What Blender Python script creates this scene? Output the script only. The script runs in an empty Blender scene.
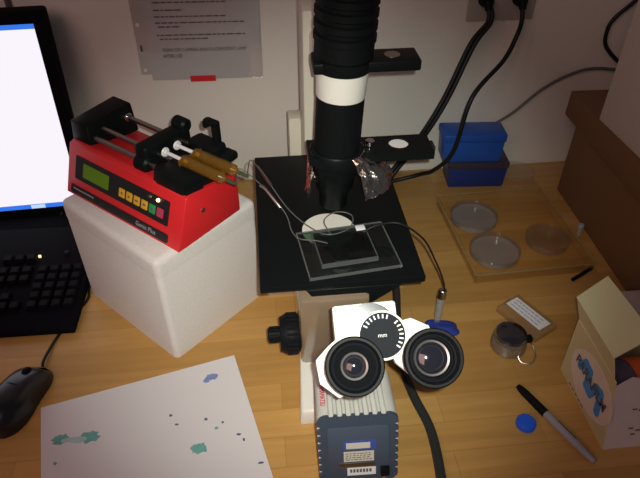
import bpy, bmesh, math, random
from mathutils import Vector, Matrix
random.seed(7)
R = math.radians
C = bpy.context.scene.collection
S = bpy.context.scene

# ------------------------------------------------------------------ camera, world, lights, exposure
cam = bpy.data.cameras.new('camera'); cam.lens = 36 * 600 / 640; cam.sensor_width = 36; cam.clip_start = .01
co = bpy.data.objects.new('camera', cam); C.objects.link(co)
co.location = (0, 0, .70); co.rotation_euler = (R(90 - 39.5), 0, R(-6)); S.camera = co
S.view_settings.view_transform = 'Standard'; S.view_settings.look = 'None'; S.view_settings.gamma = 1
S.view_settings.exposure = 0.0
S.cycles.transparent_max_bounces = 32
wd = bpy.data.worlds.new('room_ambient'); S.world = wd; wd.use_nodes = True
wd.node_tree.nodes['Background'].inputs[0].default_value = (.80, .86, 1.0, 1)
wd.node_tree.nodes['Background'].inputs[1].default_value = .060

def lamp(name, typ, loc, target, energy, color, **kw):
    l = bpy.data.lights.new(name, typ); l.energy = energy; l.color = color
    for k, v in kw.items(): setattr(l, k, v)
    o = bpy.data.objects.new(name, l); C.objects.link(o); o.location = loc
    o.rotation_euler = (Vector(target) - Vector(loc)).to_track_quat('-Z', 'Y').to_euler()
    return o
lamp('phone_flash', 'SPOT', (.014, .0, .712), (.06, .66, .10), 23.0, (.98, 1.0, .88), spot_size=R(57), spot_blend=1.0, shadow_soft_size=.004)
lamp('ceiling_lamp', 'AREA', (-.95, -.75, 1.55), (-.2, .7, 0), 9.0, (1.0, .58, .50), size=1.1)

# ------------------------------------------------------------------ materials
def mat(name, col, rough=.5, metal=0., noise=None, bump=None, coat=0., spec=.5, emit=None, sheen=0):
    m = bpy.data.materials.new(name); m.use_nodes = True; nt = m.node_tree
    b = nt.nodes['Principled BSDF']
    b.inputs['Base Color'].default_value = (*col, 1); b.inputs['Roughness'].default_value = rough
    b.inputs['Metallic'].default_value = metal; b.inputs['Coat Weight'].default_value = coat
    b.inputs['Specular IOR Level'].default_value = spec
    tc = nt.nodes.new('ShaderNodeTexCoord')
    n = nt.nodes.new('ShaderNodeTexNoise'); n.inputs['Scale'].default_value = (noise or (40, .06))[0]; n.inputs['Detail'].default_value = 4
    nt.links.new(tc.outputs['Object'], n.inputs['Vector'])
    amt = (noise or (40, .06))[1]
    mx = nt.nodes.new('ShaderNodeMix'); mx.data_type = 'RGBA'
    mx.inputs[6].default_value = (*[c * (1 - amt) for c in col], 1); mx.inputs[7].default_value = (*[min(1, c * (1 + amt)) for c in col], 1)
    nt.links.new(n.outputs[0], mx.inputs[0]); nt.links.new(mx.outputs[2], b.inputs['Base Color'])
    if bump:
        n2 = nt.nodes.new('ShaderNodeTexNoise'); n2.inputs['Scale'].default_value = bump[0]; n2.inputs['Detail'].default_value = 3
        nt.links.new(tc.outputs['Object'], n2.inputs['Vector'])
        bp = nt.nodes.new('ShaderNodeBump'); bp.inputs['Strength'].default_value = bump[1]; bp.inputs['Distance'].default_value = .002
        nt.links.new(n2.outputs[0], bp.inputs['Height']); nt.links.new(bp.outputs[0], b.inputs['Normal'])
    if emit:
        b.inputs['Emission Color'].default_value = (*emit[0], 1); b.inputs['Emission Strength'].default_value = emit[1]
    return m
def clear(name, tint=(1, 1, 1), gloss=.12, veil=0., rough=.03, veilcol=(.6, .62, .65), fres=.3):
    """clear plastic or glass sheet: see-through, with a mirror sheen that grows at grazing angles"""
    m = bpy.data.materials.new(name); m.use_nodes = True; nt = m.node_tree; nt.nodes.clear()
    out = nt.nodes.new('ShaderNodeOutputMaterial'); tr = nt.nodes.new('ShaderNodeBsdfTransparent'); tr.inputs[0].default_value = (*tint, 1)
    gl = nt.nodes.new('ShaderNodeBsdfGlossy'); gl.inputs['Roughness'].default_value = rough
    df = nt.nodes.new('ShaderNodeBsdfDiffuse'); df.inputs[0].default_value = (*veilcol, 1)
    m0 = nt.nodes.new('ShaderNodeMixShader'); m0.inputs[0].default_value = veil
    nt.links.new(tr.outputs[0], m0.inputs[1]); nt.links.new(df.outputs[0], m0.inputs[2])
    lw = nt.nodes.new('ShaderNodeLayerWeight'); lw.inputs[0].default_value = .25
    mu = nt.nodes.new('ShaderNodeMath'); mu.operation = 'MULTIPLY_ADD'; mu.inputs[1].default_value = fres; mu.inputs[2].default_value = gloss
    nt.links.new(lw.outputs['Fresnel'], mu.inputs[0])
    m1 = nt.nodes.new('ShaderNodeMixShader'); nt.links.new(mu.outputs[0], m1.inputs[0])
    nt.links.new(m0.outputs[0], m1.inputs[1]); nt.links.new(gl.outputs[0], m1.inputs[2]); nt.links.new(m1.outputs[0], out.inputs[0])
    return m
def wood_mat():
    m = bpy.data.materials.new('butcher_block_maple'); m.use_nodes = True; nt = m.node_tree; b = nt.nodes['Principled BSDF']
    tc = nt.nodes.new('ShaderNodeTexCoord')
    br = nt.nodes.new('ShaderNodeTexBrick'); br.offset = .37; br.squash = 1
    br.inputs['Color1'].default_value = (.47, .255, .072, 1); br.inputs['Color2'].default_value = (.60, .345, .108, 1); br.inputs['Mortar'].default_value = (.43, .235, .068, 1)
    br.inputs['Scale'].default_value = 1; br.inputs['Mortar Size'].default_value = .0006; br.inputs['Mortar Smooth'].default_value = .5
    br.inputs['Brick Width'].default_value = .34; br.inputs['Row Height'].default_value = .043
    nt.links.new(tc.outputs['Object'], br.inputs['Vector'])
    mp = nt.nodes.new('ShaderNodeMapping'); mp.inputs['Scale'].default_value = (2.2, 34, 2.2); nt.links.new(tc.outputs['Object'], mp.inputs['Vector'])
    n = nt.nodes.new('ShaderNodeTexNoise'); n.inputs['Scale'].default_value = 2.2; n.inputs['Detail'].default_value = 6; n.inputs['Distortion'].default_value = .6
    nt.links.new(mp.outputs[0], n.inputs['Vector'])
    rp = nt.nodes.new('ShaderNodeMapRange'); rp.inputs[1].default_value = .3; rp.inputs[2].default_value = .7; rp.inputs[3].default_value = .88; rp.inputs[4].default_value = 1.08
    nt.links.new(n.outputs[0], rp.inputs[0])
    mx = nt.nodes.new('ShaderNodeVectorMath'); mx.operation = 'SCALE'; nt.links.new(br.outputs[0], mx.inputs[0]); nt.links.new(rp.outputs[0], mx.inputs['Scale'])
    nt.links.new(mx.outputs[0], b.inputs['Base Color'])
    b.inputs['Roughness'].default_value = .38; b.inputs['Specular IOR Level'].default_value = .35
    return m
M = dict(
    wood=wood_mat(),
    wall=mat('painted_wall', (.74, .71, .66), .8, noise=(6, .04), bump=(220, .25)),
    floor=mat('vinyl_floor', (.25, .24, .23), .6),
    black=mat('black_satin_paint', (.0055, .0075, .008), .40, spec=.12),
    blackm=mat('black_matte_paint', (.005, .0065, .007), .55, spec=.12),
    rubber=mat('black_rubber', (.007, .008, .010), .5, spec=.12),
    plastic=mat('black_plastic', (.0045, .0045, .007), .7, spec=.06),
    tcable=mat('dark_grey_cable', (.026, .029, .032), .45), cable=mat('black_cable', (.010, .011, .012), .45, spec=.3),
    gcable=mat('grey_cable', (.11, .11, .11), .5),
    dkgrey=mat('dark_grey_face', (.022, .025, .030), .8, spec=.1),
    white=mat('white_enamel', (.80, .78, .72), .35, coat=.3),
    cream=mat('cream_enamel', (.66, .64, .53), .45, coat=.2),
    body=mat('off_white_body_wood_bounce', (.25, .185, .125), .14, coat=.6),  # off-white enamel, with the wood's reflection and bounce painted in as brown
    ringchrome=mat('satin_chrome', (.80, .74, .72), .34, 1.0), chrome=mat('chrome', (.75, .76, .78), .10, 1.0),
    steel=mat('brushed_steel', (.48, .45, .42), .30, 1.0),
    foil=mat('aluminium_foil', (.70, .61, .52), .14, 1.0, bump=(160, 1.0)),  # warm tint puts the bench wood's reflection into the metal colour
    foam=mat('expanded_polystyrene', (.76, .73, .71), .75, noise=(260, .08), bump=(420, .4)),
    red=mat('red_painted_metal', (.70, .020, .026), .42, noise=(9, .05)),
    panel=mat('black_panel_overlay', (.015, .014, .016), .4),
    lcd=mat('green_display', (.10, .19, .008), .35, emit=((.10, .20, .0), .12)),
    yellow=mat('yellow_key', (.75, .40, .02), .5), green=mat('green_key', (.02, .34, .10), .5), pink=mat('red_key', (.62, .03, .10), .5),
    amber=clear('amber_plastic', (.70, .42, .08), .10, .25, .1, (.45, .25, .03)),
    whitep=mat('white_plastic', (.82, .82, .84), .4),
    paper=mat('white_paper', (.74, .72, .74), .85, noise=(5, .02)),
    paleteal=mat('pale_teal_ink', (.42, .60, .60), .85, noise=(90, .2)), teal=mat('teal_ink', (.16, .42, .40), .8, noise=(120, .3)), blueink=mat('blue_ink', (.22, .28, .55), .8, noise=(120, .3)), darkink=mat('dark_ink', (.10, .13, .22), .8),
    print=mat('print_ink', (.12, .12, .13), .8), redprint=mat('red_print', (.60, .03, .06), .6), whiteprint=mat('white_print', (.80, .80, .80), .6),
    tape=mat('red_tape', (.62, .02, .03), .45),
    card=mat('brown_cardboard', (.19, .100, .042), .8, noise=(14, .08)),
    carton=mat('white_carton', (.62, .56, .50), .7),
    pinkp=mat('pink_paper', (.62, .47, .44), .8),
    blue=mat('blue_plastic', (.012, .085, .42), .35), dblue=mat('dark_blue_plastic', (.010, .028, .16), .4),
    cap=mat('blue_cap_plastic', (.015, .12, .85), .35),
    plate=mat('grey_outlet_plate', (.42, .40, .37), .45, 0),
    clear=clear('clear_polystyrene', (.98, .95, .87), .01, .03, .05, fres=.15, veilcol=(.62, .50, .28)),
    dish=clear('clear_petri_plastic', (.985, .985, .985), .012, .015, .12, fres=.15),
    haze=clear('hazy_petri_agar', (.97, .97, .97), .01, .20, .08, (.66, .68, .68), fres=.1),
    edge=clear('clear_plastic_edge', (.95, .90, .72), .05, .22, .08, (.62, .50, .28)),  # yellowish glow from the wood is put into the veil colour
    glass=clear('device_glass', (.55, .66, .60), .03, .012, .03),
    glassedge=clear('glass_edge', (.60, .70, .66), .15, .16, .05),
    sleeve=clear('plastic_sleeve', (.92, .92, .92), .05, .05, .1),
    tubing=clear('clear_tubing', (.55, .50, .36), .12, .15, .06),
    lens=mat('coated_lens', (.012, .012, .018), .05, 0, coat=1.0, spec=1.0),
    fin=mat('grey_anodised_fins', (.62, .63, .59), .45, 0.),
    slate=mat('slate_blue_panel', (.050, .068, .105), .5),
    sticker=mat('sticker_paper', (.62, .58, .50), .6), bsticker=mat('blue_sticker', (.05, .09, .38), .5),
    pbox=mat('cream_carton', (.66, .58, .33), .75, noise=(10, .05)), flap=mat('pale_yellow_carton', (.72, .72, .42), .75, noise=(10, .04)),
    oval=mat('pale_pink_print', (.80, .68, .60), .7), bluepr=mat('blue_logo_print', (.07, .32, .78), .6),
    violet=mat('dark_violet_wrap', (.10, .085, .14), .6), orange=mat('orange_wrap', (.75, .13, .03), .6),
    barrel=mat('grey_marker_barrel', (.34, .33, .36), .5),
    led=mat('amber_led', (1, .75, .4), .3, emit=((1, .72, .35), 6)), kled=mat('key_led', (1, .9, .5), .3, emit=((1, .8, .35), 1.2)),
    scr=mat('screen_white', (.0, .0, .0), .4, emit=((.97, .92, 1.0), .98)), scrb=mat('screen_blue_bar', (0, 0, 0), .4, emit=((.035, .19, .85), 1.0)),
    scrl=mat('screen_pale_bar', (0, 0, 0), .4, emit=((.55, .70, 1.0), 1.0)),
)

# ------------------------------------------------------------------ mesh helpers
class MB:
    def __init__(s): s.bm = bmesh.new()
    def _add(s, other, mx=None):
        if mx is not None: bmesh.ops.transform(other, matrix=mx, verts=other.verts)
        me = bpy.data.meshes.new('t'); other.to_mesh(me); other.free(); s.bm.from_mesh(me); bpy.data.meshes.remove(me); return s
    def box(s, a, b, bev=0., seg=2, mx=None, taper=0., flatbase=False):
        """box between two corners; taper shrinks the bottom face"""
        t = bmesh.new(); bmesh.ops.create_cube(t, size=1)
        for v in t.verts:
            f = 1 - taper if v.co.z < 0 else 1
            v.co = Vector([(a[i] + b[i]) / 2 + v.co[i] * (b[i] - a[i]) * (f if i < 2 else 1) for i in range(3)])
        if bev:
            zm = (a[2] + b[2]) / 2
            bmesh.ops.bevel(t, geom=[e for e in t.edges if not flatbase or max(v.co.z for v in e.verts) > zm], offset=bev, segments=seg, profile=.5, affect='EDGES')
        return s._add(t, mx)
    def lathe(s, prof, n=40, mx=None, closed=True, a0=0, a1=360):
        t = bmesh.new(); full = abs(a1 - a0) >= 360; k = n if full else n + 1
        rings = []
        for r, z in prof:
            rings.append([t.verts.new((r * math.cos(R(a0 + (a1 - a0) * i / n)), r * math.sin(R(a0 + (a1 - a0) * i / n)), z)) for i in range(k)])
        for q in range(len(rings) - 1):
            for i in range(k if full else k - 1):
                j = (i + 1) % k
                t.faces.new((rings[q][i], rings[q][j], rings[q + 1][j], rings[q + 1][i]))
        bmesh.ops.remove_doubles(t, verts=t.verts, dist=1e-6)
        return s._add(t, mx)
    def cyl(s, p0, p1, r0, r1=None, n=24, bev=0.):
        r1 = r0 if r1 is None else r1
        p0 = Vector(p0); p1 = Vector(p1); d = p1 - p0; L = d.length
        mx = Matrix.Translation(p0) @ d.to_track_quat('Z', 'Y').to_matrix().to_4x4()
        b = min(bev, L / 2.1, r0 * .9 if r0 else bev, r1 * .9 if r1 else bev) if bev else 0
        prof = [(0, 0), (r0 - b, 0), (r0, b), (r1, L - b), (r1 - b, L), (0, L)] if b else [(0, 0), (r0, 0), (r1, L), (0, L)]
        return s.lathe(prof, n, mx)
    def tube(s, pts, r, n=10, sub=8):
        P = [Vector(p) for p in pts]; Q = []
        for i in range(len(P) - 1):
            p0 = P[max(i - 1, 0)]; p1 = P[i]; p2 = P[i + 1]; p3 = P[min(i + 2, len(P) - 1)]
            for k in range(sub):
                u = k / sub
                Q.append(.5 * ((2 * p1) + (p2 - p0) * u + (2 * p0 - 5 * p1 + 4 * p2 - p3) * u * u + (3 * p1 - p0 - 3 * p2 + p3) * u ** 3))
        Q.append(P[-1]); t = bmesh.new(); rings = []
        up = Vector((0, 0, 1))
        for i, q in enumerate(Q):
            d = (Q[min(i + 1, len(Q) - 1)] - Q[max(i - 1, 0)]).normalized()
            x = d.cross(up)
            if x.length < 1e-3: x = Vector((1, 0, 0))
            x.normalize(); up = x.cross(d).normalized()
            rings.append([t.verts.new(q + r * (math.cos(2 * math.pi * k / n) * x + math.sin(2 * math.pi * k / n) * up)) for k in range(n)])
        for a, b in zip(rings, rings[1:]):
            for k in range(n): t.faces.new((a[k], a[(k + 1) % n], b[(k + 1) % n], b[k]))
        t.faces.new(rings[0][::-1]); t.faces.new(rings[-1])
        return s._add(t)
    def prism(s, poly, h0, h1, mx=None, bev=0.):
        """2-D outline in x,y extruded from h0 to h1 along z"""
        t = bmesh.new(); a = [t.verts.new((x, y, h0)) for x, y in poly]; b = [t.verts.new((x, y, h1)) for x, y in poly]; n = len(poly)
        t.faces.new(a[::-1]); t.faces.new(b)
        for i in range(n): t.faces.new((a[i], a[(i + 1) % n], b[(i + 1) % n], b[i]))
        bmesh.ops.recalc_face_normals(t, faces=t.faces)
        if bev: bmesh.ops.bevel(t, geom=t.edges[:], offset=bev, segments=2, profile=.5, affect='EDGES')
        return s._add(t, mx)
    def hexa(s, v8, bev=0.):
        """solid from 8 corners: bottom four, top four"""
        t = bmesh.new(); v = [t.verts.new(p) for p in v8]
        for f in ((3, 2, 1, 0), (4, 5, 6, 7), (0, 1, 5, 4), (1, 2, 6, 5), (2, 3, 7, 6), (3, 0, 4, 7)): t.faces.new([v[i] for i in f])
        bmesh.ops.recalc_face_normals(t, faces=t.faces)
        if bev: bmesh.ops.bevel(t, geom=t.edges[:], offset=bev, segments=2, profile=.5, affect='EDGES')
        return s._add(t)
    def build(s, name, m, parent=None, smooth=True, ang=40):
        bmesh.ops.recalc_face_normals(s.bm, faces=s.bm.faces)
        me = bpy.data.meshes.new(name); s.bm.to_mesh(me); s.bm.free()
        if smooth:
            for p in me.polygons: p.use_smooth = True
            me.set_sharp_from_angle(angle=R(ang))
        me.materials.append(m); o = bpy.data.objects.new(name, me); C.objects.link(o)
        if parent is not None: o.parent = parent
        return o
def tag(o, label=None, cat=None, group=None, kind=None):
    for k, v in (('label', label), ('category', cat), ('group', group), ('kind', kind)):
        if v: o[k] = v
    return o
def thing(name, label, cat, loc=(0, 0, 0), rz=0., group=None):
    o = bpy.data.objects.new(name, None); o.empty_display_size = .02; C.objects.link(o)
    o.location = loc; o.rotation_euler = (0, 0, R(rz)); return tag(o, label, cat, group)
def frame(o, x, y, z=None):
    """matrix with origin o, axes x, y and their normal"""
    x = Vector(x).normalized(); y = Vector(y); z = x.cross(y).normalized(); y = z.cross(x).normalized()
    m = Matrix((x, y, z)).transposed().to_4x4(); m.translation = Vector(o); return m
def text_part(txt, size, mx, m, parent, name='lettering', depth=.0002, align='CENTER', width=1., bold=0.):
    cu = bpy.data.curves.new(name, 'FONT'); cu.body = txt; cu.size = size; cu.extrude = depth; cu.align_x = align; cu.align_y = 'CENTER'; cu.resolution_u = 3; cu.offset = bold
    t = bpy.data.objects.new('t', cu); C.objects.link(t); dg = bpy.context.evaluated_depsgraph_get()
    me = bpy.data.meshes.new_from_object(t.evaluated_get(dg)); bpy.data.objects.remove(t); bpy.data.curves.remove(cu)
    me.transform(mx @ Matrix.Diagonal((width, 1, 1, 1))); me.materials.clear(); me.materials.append(m); me.name = name
    o = bpy.data.objects.new(name, me); C.objects.link(o); o.parent = parent; return o
def rrect(x0, y0, x1, y1, r, n=5):
    o = []
    for cx, cy, a in ((x1 - r, y1 - r, 0), (x0 + r, y1 - r, 90), (x0 + r, y0 + r, 180), (x1 - r, y0 + r, 270)):
        o += [(cx + r * math.cos(R(a + 90 * k / n)), cy + r * math.sin(R(a + 90 * k / n))) for k in range(n + 1)]
    return o
def ell(cx, cy, a, b, n=32, wob=0., seed=0):
    rd = random.Random(seed)
    return [(cx + a * (1 + wob * rd.uniform(-1, 1)) * math.cos(2 * math.pi * k / n), cy + b * (1 + wob * rd.uniform(-1, 1)) * math.sin(2 * math.pi * k / n)) for k in range(n)]

# ------------------------------------------------------------------ setting
WY = 1.06
tag(MB().box((-2.2, -1.5, -.80), (2.2, WY + .1, -.74)).build('floor', M['floor'], smooth=False), kind='structure')
tag(MB().box((-2.2, WY, -.74), (2.2, WY + .08, 1.7)).build('wall_back', M['wall'], smooth=False), kind='structure')
bench = thing('laboratory_bench', 'long wooden bench with a butcher block top against the wall', 'bench', (0, .53, -.74))
MB().box((-1.5, -.47, .70), (1.5, .527, .74), .004).build('bench_top', M['wood'], bench)
for sx in (-1.42, 1.34):
    for sy in (-.42, .44):
        MB().box((sx, sy, 0), (sx + .08, sy + .06, .70), .003).build('leg', M['steel'], bench)

# ------------------------------------------------------------------ inverted microscope
ms = thing('inverted_microscope', 'black and white inverted microscope with two eyepieces in the middle of the bench', 'microscope', (.08, .62, 0))
def W(x, y, z): return (x - .08, y - .62, z)             # world point to microscope space
MB().hexa([W(.021, .458, 0), W(.139, .458, 0), W(.122, .56, 0), W(.028, .56, 0), W(.024, .462, .024), W(.136, .462, .024), W(.120, .56, .05), W(.030, .56, .05)], .004).build('foot', M['white'], ms)
MB().box(W(-.012, .705, 0), W(.19, .90, .03), .004).build('rear_base', M['cream'], ms)
MB().hexa([W(.030, .535, .02), W(.112, .535, .02), W(.112, .80, .02), W(.030, .80, .02), W(.027, .489, .20), W(.112, .489, .20), W(.112, .80, .20), W(.027, .80, .20)], .006).build('body', M['body'], ms)
MB().box(W(-.017, .50, .2085), W(.178, .785, .218), .0015).build('stage_plate', M['black'], ms)
MB().hexa([W(.052, .496, .186), W(.116, .496, .186), W(.116, .62, .186), W(.052, .62, .186), W(.036, .500, .2085), W(.152, .500, .2085), W(.152, .62, .2085), W(.036, .62, .2085)], .001).build('stage_bracket', M['black'], ms)
sdisc = MB().lathe([(0, 0), (.034, 0), (.034, .0012), (0, .0012)], 48, Matrix.Translation(W(.074, .598, .218))).build('stage_disc', M['white'], ms)  # thin round white disc lying on the stage plate
MB().box(W(.059, .79, .03), W(.118, .86, .432), .004).build('pillar', M['cream'], ms)
MB().box(W(.040, .862, .03), W(.062, .895, .238), .003).build('lamp_supply_box', M['cream'], ms)
MB().box(W(.068, .655, .377), W(.112, .80, .404), .004).build('illumination_arm', M['white'], ms)
# tube leaning a little: axis from T0 up
T0 = Vector(W(.0845, .64, .23)); T1 = Vector(W(.0992, .64, .56)); AX = Matrix.Translation(T0) @ (T1 - T0).to_track_quat('Z', 'Y').to_matrix().to_4x4()
pf = [(.0, .203), (.0335, .203), (.0335, .222)]
z = .222
while z < .40:
    pf += [(.0350, z + .001), (.0350, z + .0075), (.0315, z + .009), (.0315, z + .0125)]; z += .0135
pf += [(.034, z), (0, z)]
MB().lathe(pf, 48, AX).build('lamp_housing', M['blackm'], ms)
MB().lathe([(0, .188), (.0306, .188), (.0325, .190), (.0335, .196), (.0335, .205), (0, .205)], 48, AX).build('lamp_collar', M['black'], ms)
MB().lathe([(0, .156), (.0288, .156), (.0292, .158), (.0302, .188), (.0299, .190), (0, .190)], 48, AX).build('white_ring', M['white'], ms)
MB().lathe([(0, .07), (.0285, .07), (.0285, .157), (0, .157)], 48, AX).build('condenser_barrel', M['blackm'], ms)
MB().lathe([(0, .064), (.0315, .064), (.0325, .066), (.0325, .084), (.031, .086), (0, .086)], 48, AX).build('condenser_flange', M['black'], ms)
MB().lathe([(0, 0), (.0165, 0), (.0180, .002), (.0185, .022), (.0240, .030), (.0250, .045), (.0285, .052), (.0285, .066), (0, .066)], 48, AX).build('condenser_lens_cone', M['black'], ms)
sc = MB(); sc.cyl(AX @ Vector((.004, -.0280, .134)), AX @ Vector((.004, -.0300, .134)), .0022, n=14); sc.build('set_screw', M['steel'], ms)
# upper filter slider
sl = MB().box(W(.058, .618, .4200), W(.178, .656, .4325), .002).build('filter_slider', M['black'], ms)
MB().lathe([(0, 0), (.009, 0), (.009, .0006), (0, .0006)], 30, Matrix.Translation(W(.148, .637, .4324))).build('filter_glass', M['steel'], sl)
# lower phase slider with a through hole
def holed_plate(x0, y0, x1, y1, z0, z1, cx, cy, r, n=40):
    b = bmesh.new(); out = []; inn = []
    for k in range(n):
        a = 2 * math.pi * k / n; dx, dy = math.cos(a), math.sin(a)
        t = min([(x1 - cx) / dx if dx > 1e-9 else 9, (x0 - cx) / dx if dx < -1e-9 else 9, (y1 - cy) / dy if dy > 1e-9 else 9, (y0 - cy) / dy if dy < -1e-9 else 9])
        out.append((cx + dx * t, cy + dy * t)); inn.append((cx + dx * r, cy + dy * r))
    for c in ((x0, y0), (x1, y0), (x1, y1), (x0, y1)):
        i = min(range(n), key=lambda q: (out[q][0] - c[0]) ** 2 + (out[q][1] - c[1]) ** 2); out[i] = c
    V = [[b.verts.new((x, y, zz)) for x, y in ring] for ring in (out, inn) for zz in (z0, z1)]
    ob, ot, ib, it = V
    for i in range(n):
        j = (i + 1) % n
        b.faces.new((ot[i], ot[j], it[j], it[i])); b.faces.new((ob[j], ob[i], ib[i], ib[j]))
        b.faces.new((ob[i], ob[j], ot[j], ot[i])); b.faces.new((it[i], it[j], ib[j], ib[i]))
    m = MB(); m._add(b); return m
lo = holed_plate(.052 - .08, .618 - .62, .207 - .08, .664 - .62, .304, .3135, .167 - .08, .645 - .62, .0125).build('phase_slider', M['black'], ms)
MB().lathe([(0, 0), (.0124, 0), (.0124, .001), (0, .001)], 36, Matrix.Translation(W(.167, .645, .3105))).build('slider_hole_disc', M['whitep'], lo)  # plain white disc filling the slider hole
MB().box(W(.2075, .632, .3055), W(.212, .650, .312), .001).build('slider_tab', M['dkgrey'], lo)
MB().cyl(W(.130, .643, .3135), W(.130, .643, .321), .006, n=16, bev=.001).build('centring_knob', M['chrome'], lo)
# focus knobs (left side)
kn = MB(); kz = (.535, .098)
kn.lathe([(0, 0), (.0245, 0), (.0265, .003), (.0265, .018), (.0225, .026), (0, .026)], 24, frame(W(.029, *kz), (0, 1, 0), (0, 0, 1)) @ Matrix.Rotation(math.pi, 4, 'X'))
for k in range(24):
    a = 2 * math.pi * k / 24; p = (kz[0] + .0265 * math.cos(a), kz[1] + .0265 * math.sin(a)); kn.cyl(W(.026, *p), W(.012, *p), .0016, n=8)
kn = kn.build('coarse_focus_knob', M['rubber'], ms)
fk = MB(); fk.cyl(W(.004, *kz), W(-.013, *kz), .0105, .0098, n=24, bev=.0015)
for k in range(16):
    a = 2 * math.pi * k / 16; p = (kz[0] + .0103 * math.cos(a), kz[1] + .0103 * math.sin(a)); fk.cyl(W(.002, *p), W(-.011, *p), .0009, n=6)
fk.build('fine_focus_knob', M['rubber'], kn)
# observation head: n points at the observer
NX = Vector((-.085, -.63, .77)).normalized(); HX = Vector((1, -.02, .05)); HX = (HX - NX * HX.dot(NX)).normalized(); HY = NX.cross(HX)
HUB = Vector(W(.0890, .3500, .2920))
HF = Matrix((HX, HY, NX)).transposed().to_4x4(); HF.translation = HUB   # local x right, y up, z to the observer
def eye_local(p): return HF.inverted() @ Vector(W(*p))
EL = eye_local((.061, .307, .308)); ER = eye_local((.126, .305, .313))
head = MB().prism(rrect(-.0385, -.012, .0205, .0325, .003), -.185, -.014, HF, .0015).build('observation_tube', M['white'], ms)
MB().lathe([(0, -.014), (.0235, -.014), (.0240, -.0125), (.0240, -.009), (0, -.009)], 48, HF @ Matrix.Translation((-.0055, .0080, 0))).build('pivot_disc', M['chrome'], head)
def hull(circles, n=40):
    pts = [(cx + r * math.cos(2 * math.pi * k / n), cy + r * math.sin(2 * math.pi * k / n)) for cx, cy, r in circles for k in range(n)]
    pts = sorted(set(pts))
    def half(ps):
        h = []
        for p in ps:
            while len(h) > 1 and (h[-1][0] - h[-2][0]) * (p[1] - h[-2][1]) - (h[-1][1] - h[-2][1]) * (p[0] - h[-2][0]) <= 0: h.pop()
            h.append(p)
        return h
    a = half(pts); b = half(pts[::-1]); return a[:-1] + b[:-1]
la = MB().prism([(-.032, .006), (-.045, -.003), (-.0580, -.015), (-.056, -.036), (-.040, -.050), (-.014, -.040), (-.004, -.020), (.006, -.014), (.004, .012)], -.020, -.0045, HF, .0012).build('left_tube_arm', M['white'], head)
ra = MB().prism([(.004, .012), (.020, .0125), (.0315, .0145), (.047, .006), (.053, -.014), (.045, -.034), (.0265, -.037), (.0130, -.024)], -.020, -.0045, HF, .0008).build('right_tube_arm', M['white'], head)
for (x, y), p in (((.0345, .0075), ra), ((.0215, -.0265), ra), ((-.021, .013), la)):
    MB().lathe([(0, -.0045), (.0016, -.0045), (.0016, -.0036), (0, -.0036)], 14, HF @ Matrix.Translation((x, y, 0))).build('screw', M['steel'], p)
HF = HF @ Matrix.Translation((.004, .0012, 0)) @ Matrix.Diagonal((1.12, 1.12, 1, 1))
MB().lathe([(0, -.006), (.0200, -.006), (.0200, -.0005), (.0190, .0), (.0182, .0), (.0182, -.001), (0, -.001)], 48, HF).build('dial_ring', M['white'], head)
dial = MB().lathe([(0, -.002), (.0181, -.002), (.0181, .0002), (0, .0002)], 48, HF).build('interpupillary_dial', M['dkgrey'], head)
tk = MB()
for a in list(range(70, 150, 13)) + list(range(-40, 40, 13)):
    mx = HF @ Matrix.Rotation(R(a), 4, 'Z'); tk.box((.0135, -.0006, .0002), (.0168, .0006, .0005), mx=mx)
tk.build('scale_marks', M['whiteprint'], dial)
text_part('mm', .0048, HF @ Matrix.Translation((0, 0, .0003)), M['whiteprint'], dial)
HF = HF @ Matrix.Diagonal((1 / 1.12, 1 / 1.12, 1, 1)) @ Matrix.Translation((-.004, -.0012, 0))
for E_, nm in ((EL, 'left'), (ER, 'right')):
    zt = E_.z; lr = .0102 if nm == 'left' else .0136
    mx = HF @ Matrix.Translation((E_.x, E_.y, 0))
    ep = MB().lathe([(0, -.02), (.0170, -.02), (.0170, zt - .030), (.0205, zt - .026), (.0225, zt - .012), (.0246, zt - .006), (.0246, zt - .0015), (.0235, zt), (.0215, zt), (.0195, zt - .006), (.0185, zt - .0065), (.0175, zt - .006), (lr + .0038, zt - .010), (lr + .0030, zt - .0105), (lr + .0024, zt - .010), (lr + .0018, zt - .014), (0, zt - .014)], 56, mx).build('eyepiece', M['rubber'], head)
    MB().lathe([(lr + .0002, zt - .0138), (lr + .0016, zt - .0128), (lr + .0013, zt - .0118), (lr - .0004, zt - .0126)], 44, mx).build('lens_ring', M['ringchrome'], ep)
    MB().lathe([(lr * math.sin(R(a)), zt - .0150 + .0045 * math.cos(R(a))) for a in range(90, -1, -10)], 44, mx).build('eye_lens', M['lens'], ep)

# foil skirt around the condenser
rd = random.Random(3); fb = bmesh.new(); rows = []
for i in range(7):
    row = []
    for k in range(61):
        a = -62 + 264 * k / 60; u = i / 6
        big = max(0, math.cos(R((a + 8) * .85))) ** .8 if a < 95 else 0
        r = .0335 + u * (.006 + .046 * big * (1 - .3 * u)) + rd.uniform(-.0022, .0022) * (i > 0)
        z = .314 - u * (.018 + .026 * (1 - big) + .020 * u) + rd.uniform(-.003, .003) * (i > 0)
        row.append(fb.verts.new((r * math.cos(R(a)), r * math.sin(R(a)), z)))
    rows.append(row)
for a, b in zip(rows, rows[1:]):
    for k in range(60): fb.faces.new((a[k], a[k + 1], b[k + 1], b[k]))
fm = MB(); fm._add(fb, Matrix.Translation((.088, .64, 0)))
fo = fm.build('aluminium_foil', M['foil'], smooth=False)
md = fo.modifiers.new('thick', 'SOLIDIFY'); md.thickness = .0004
tag(fo, 'crumpled aluminium foil wrapped behind the black microscope condenser', 'foil')

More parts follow.
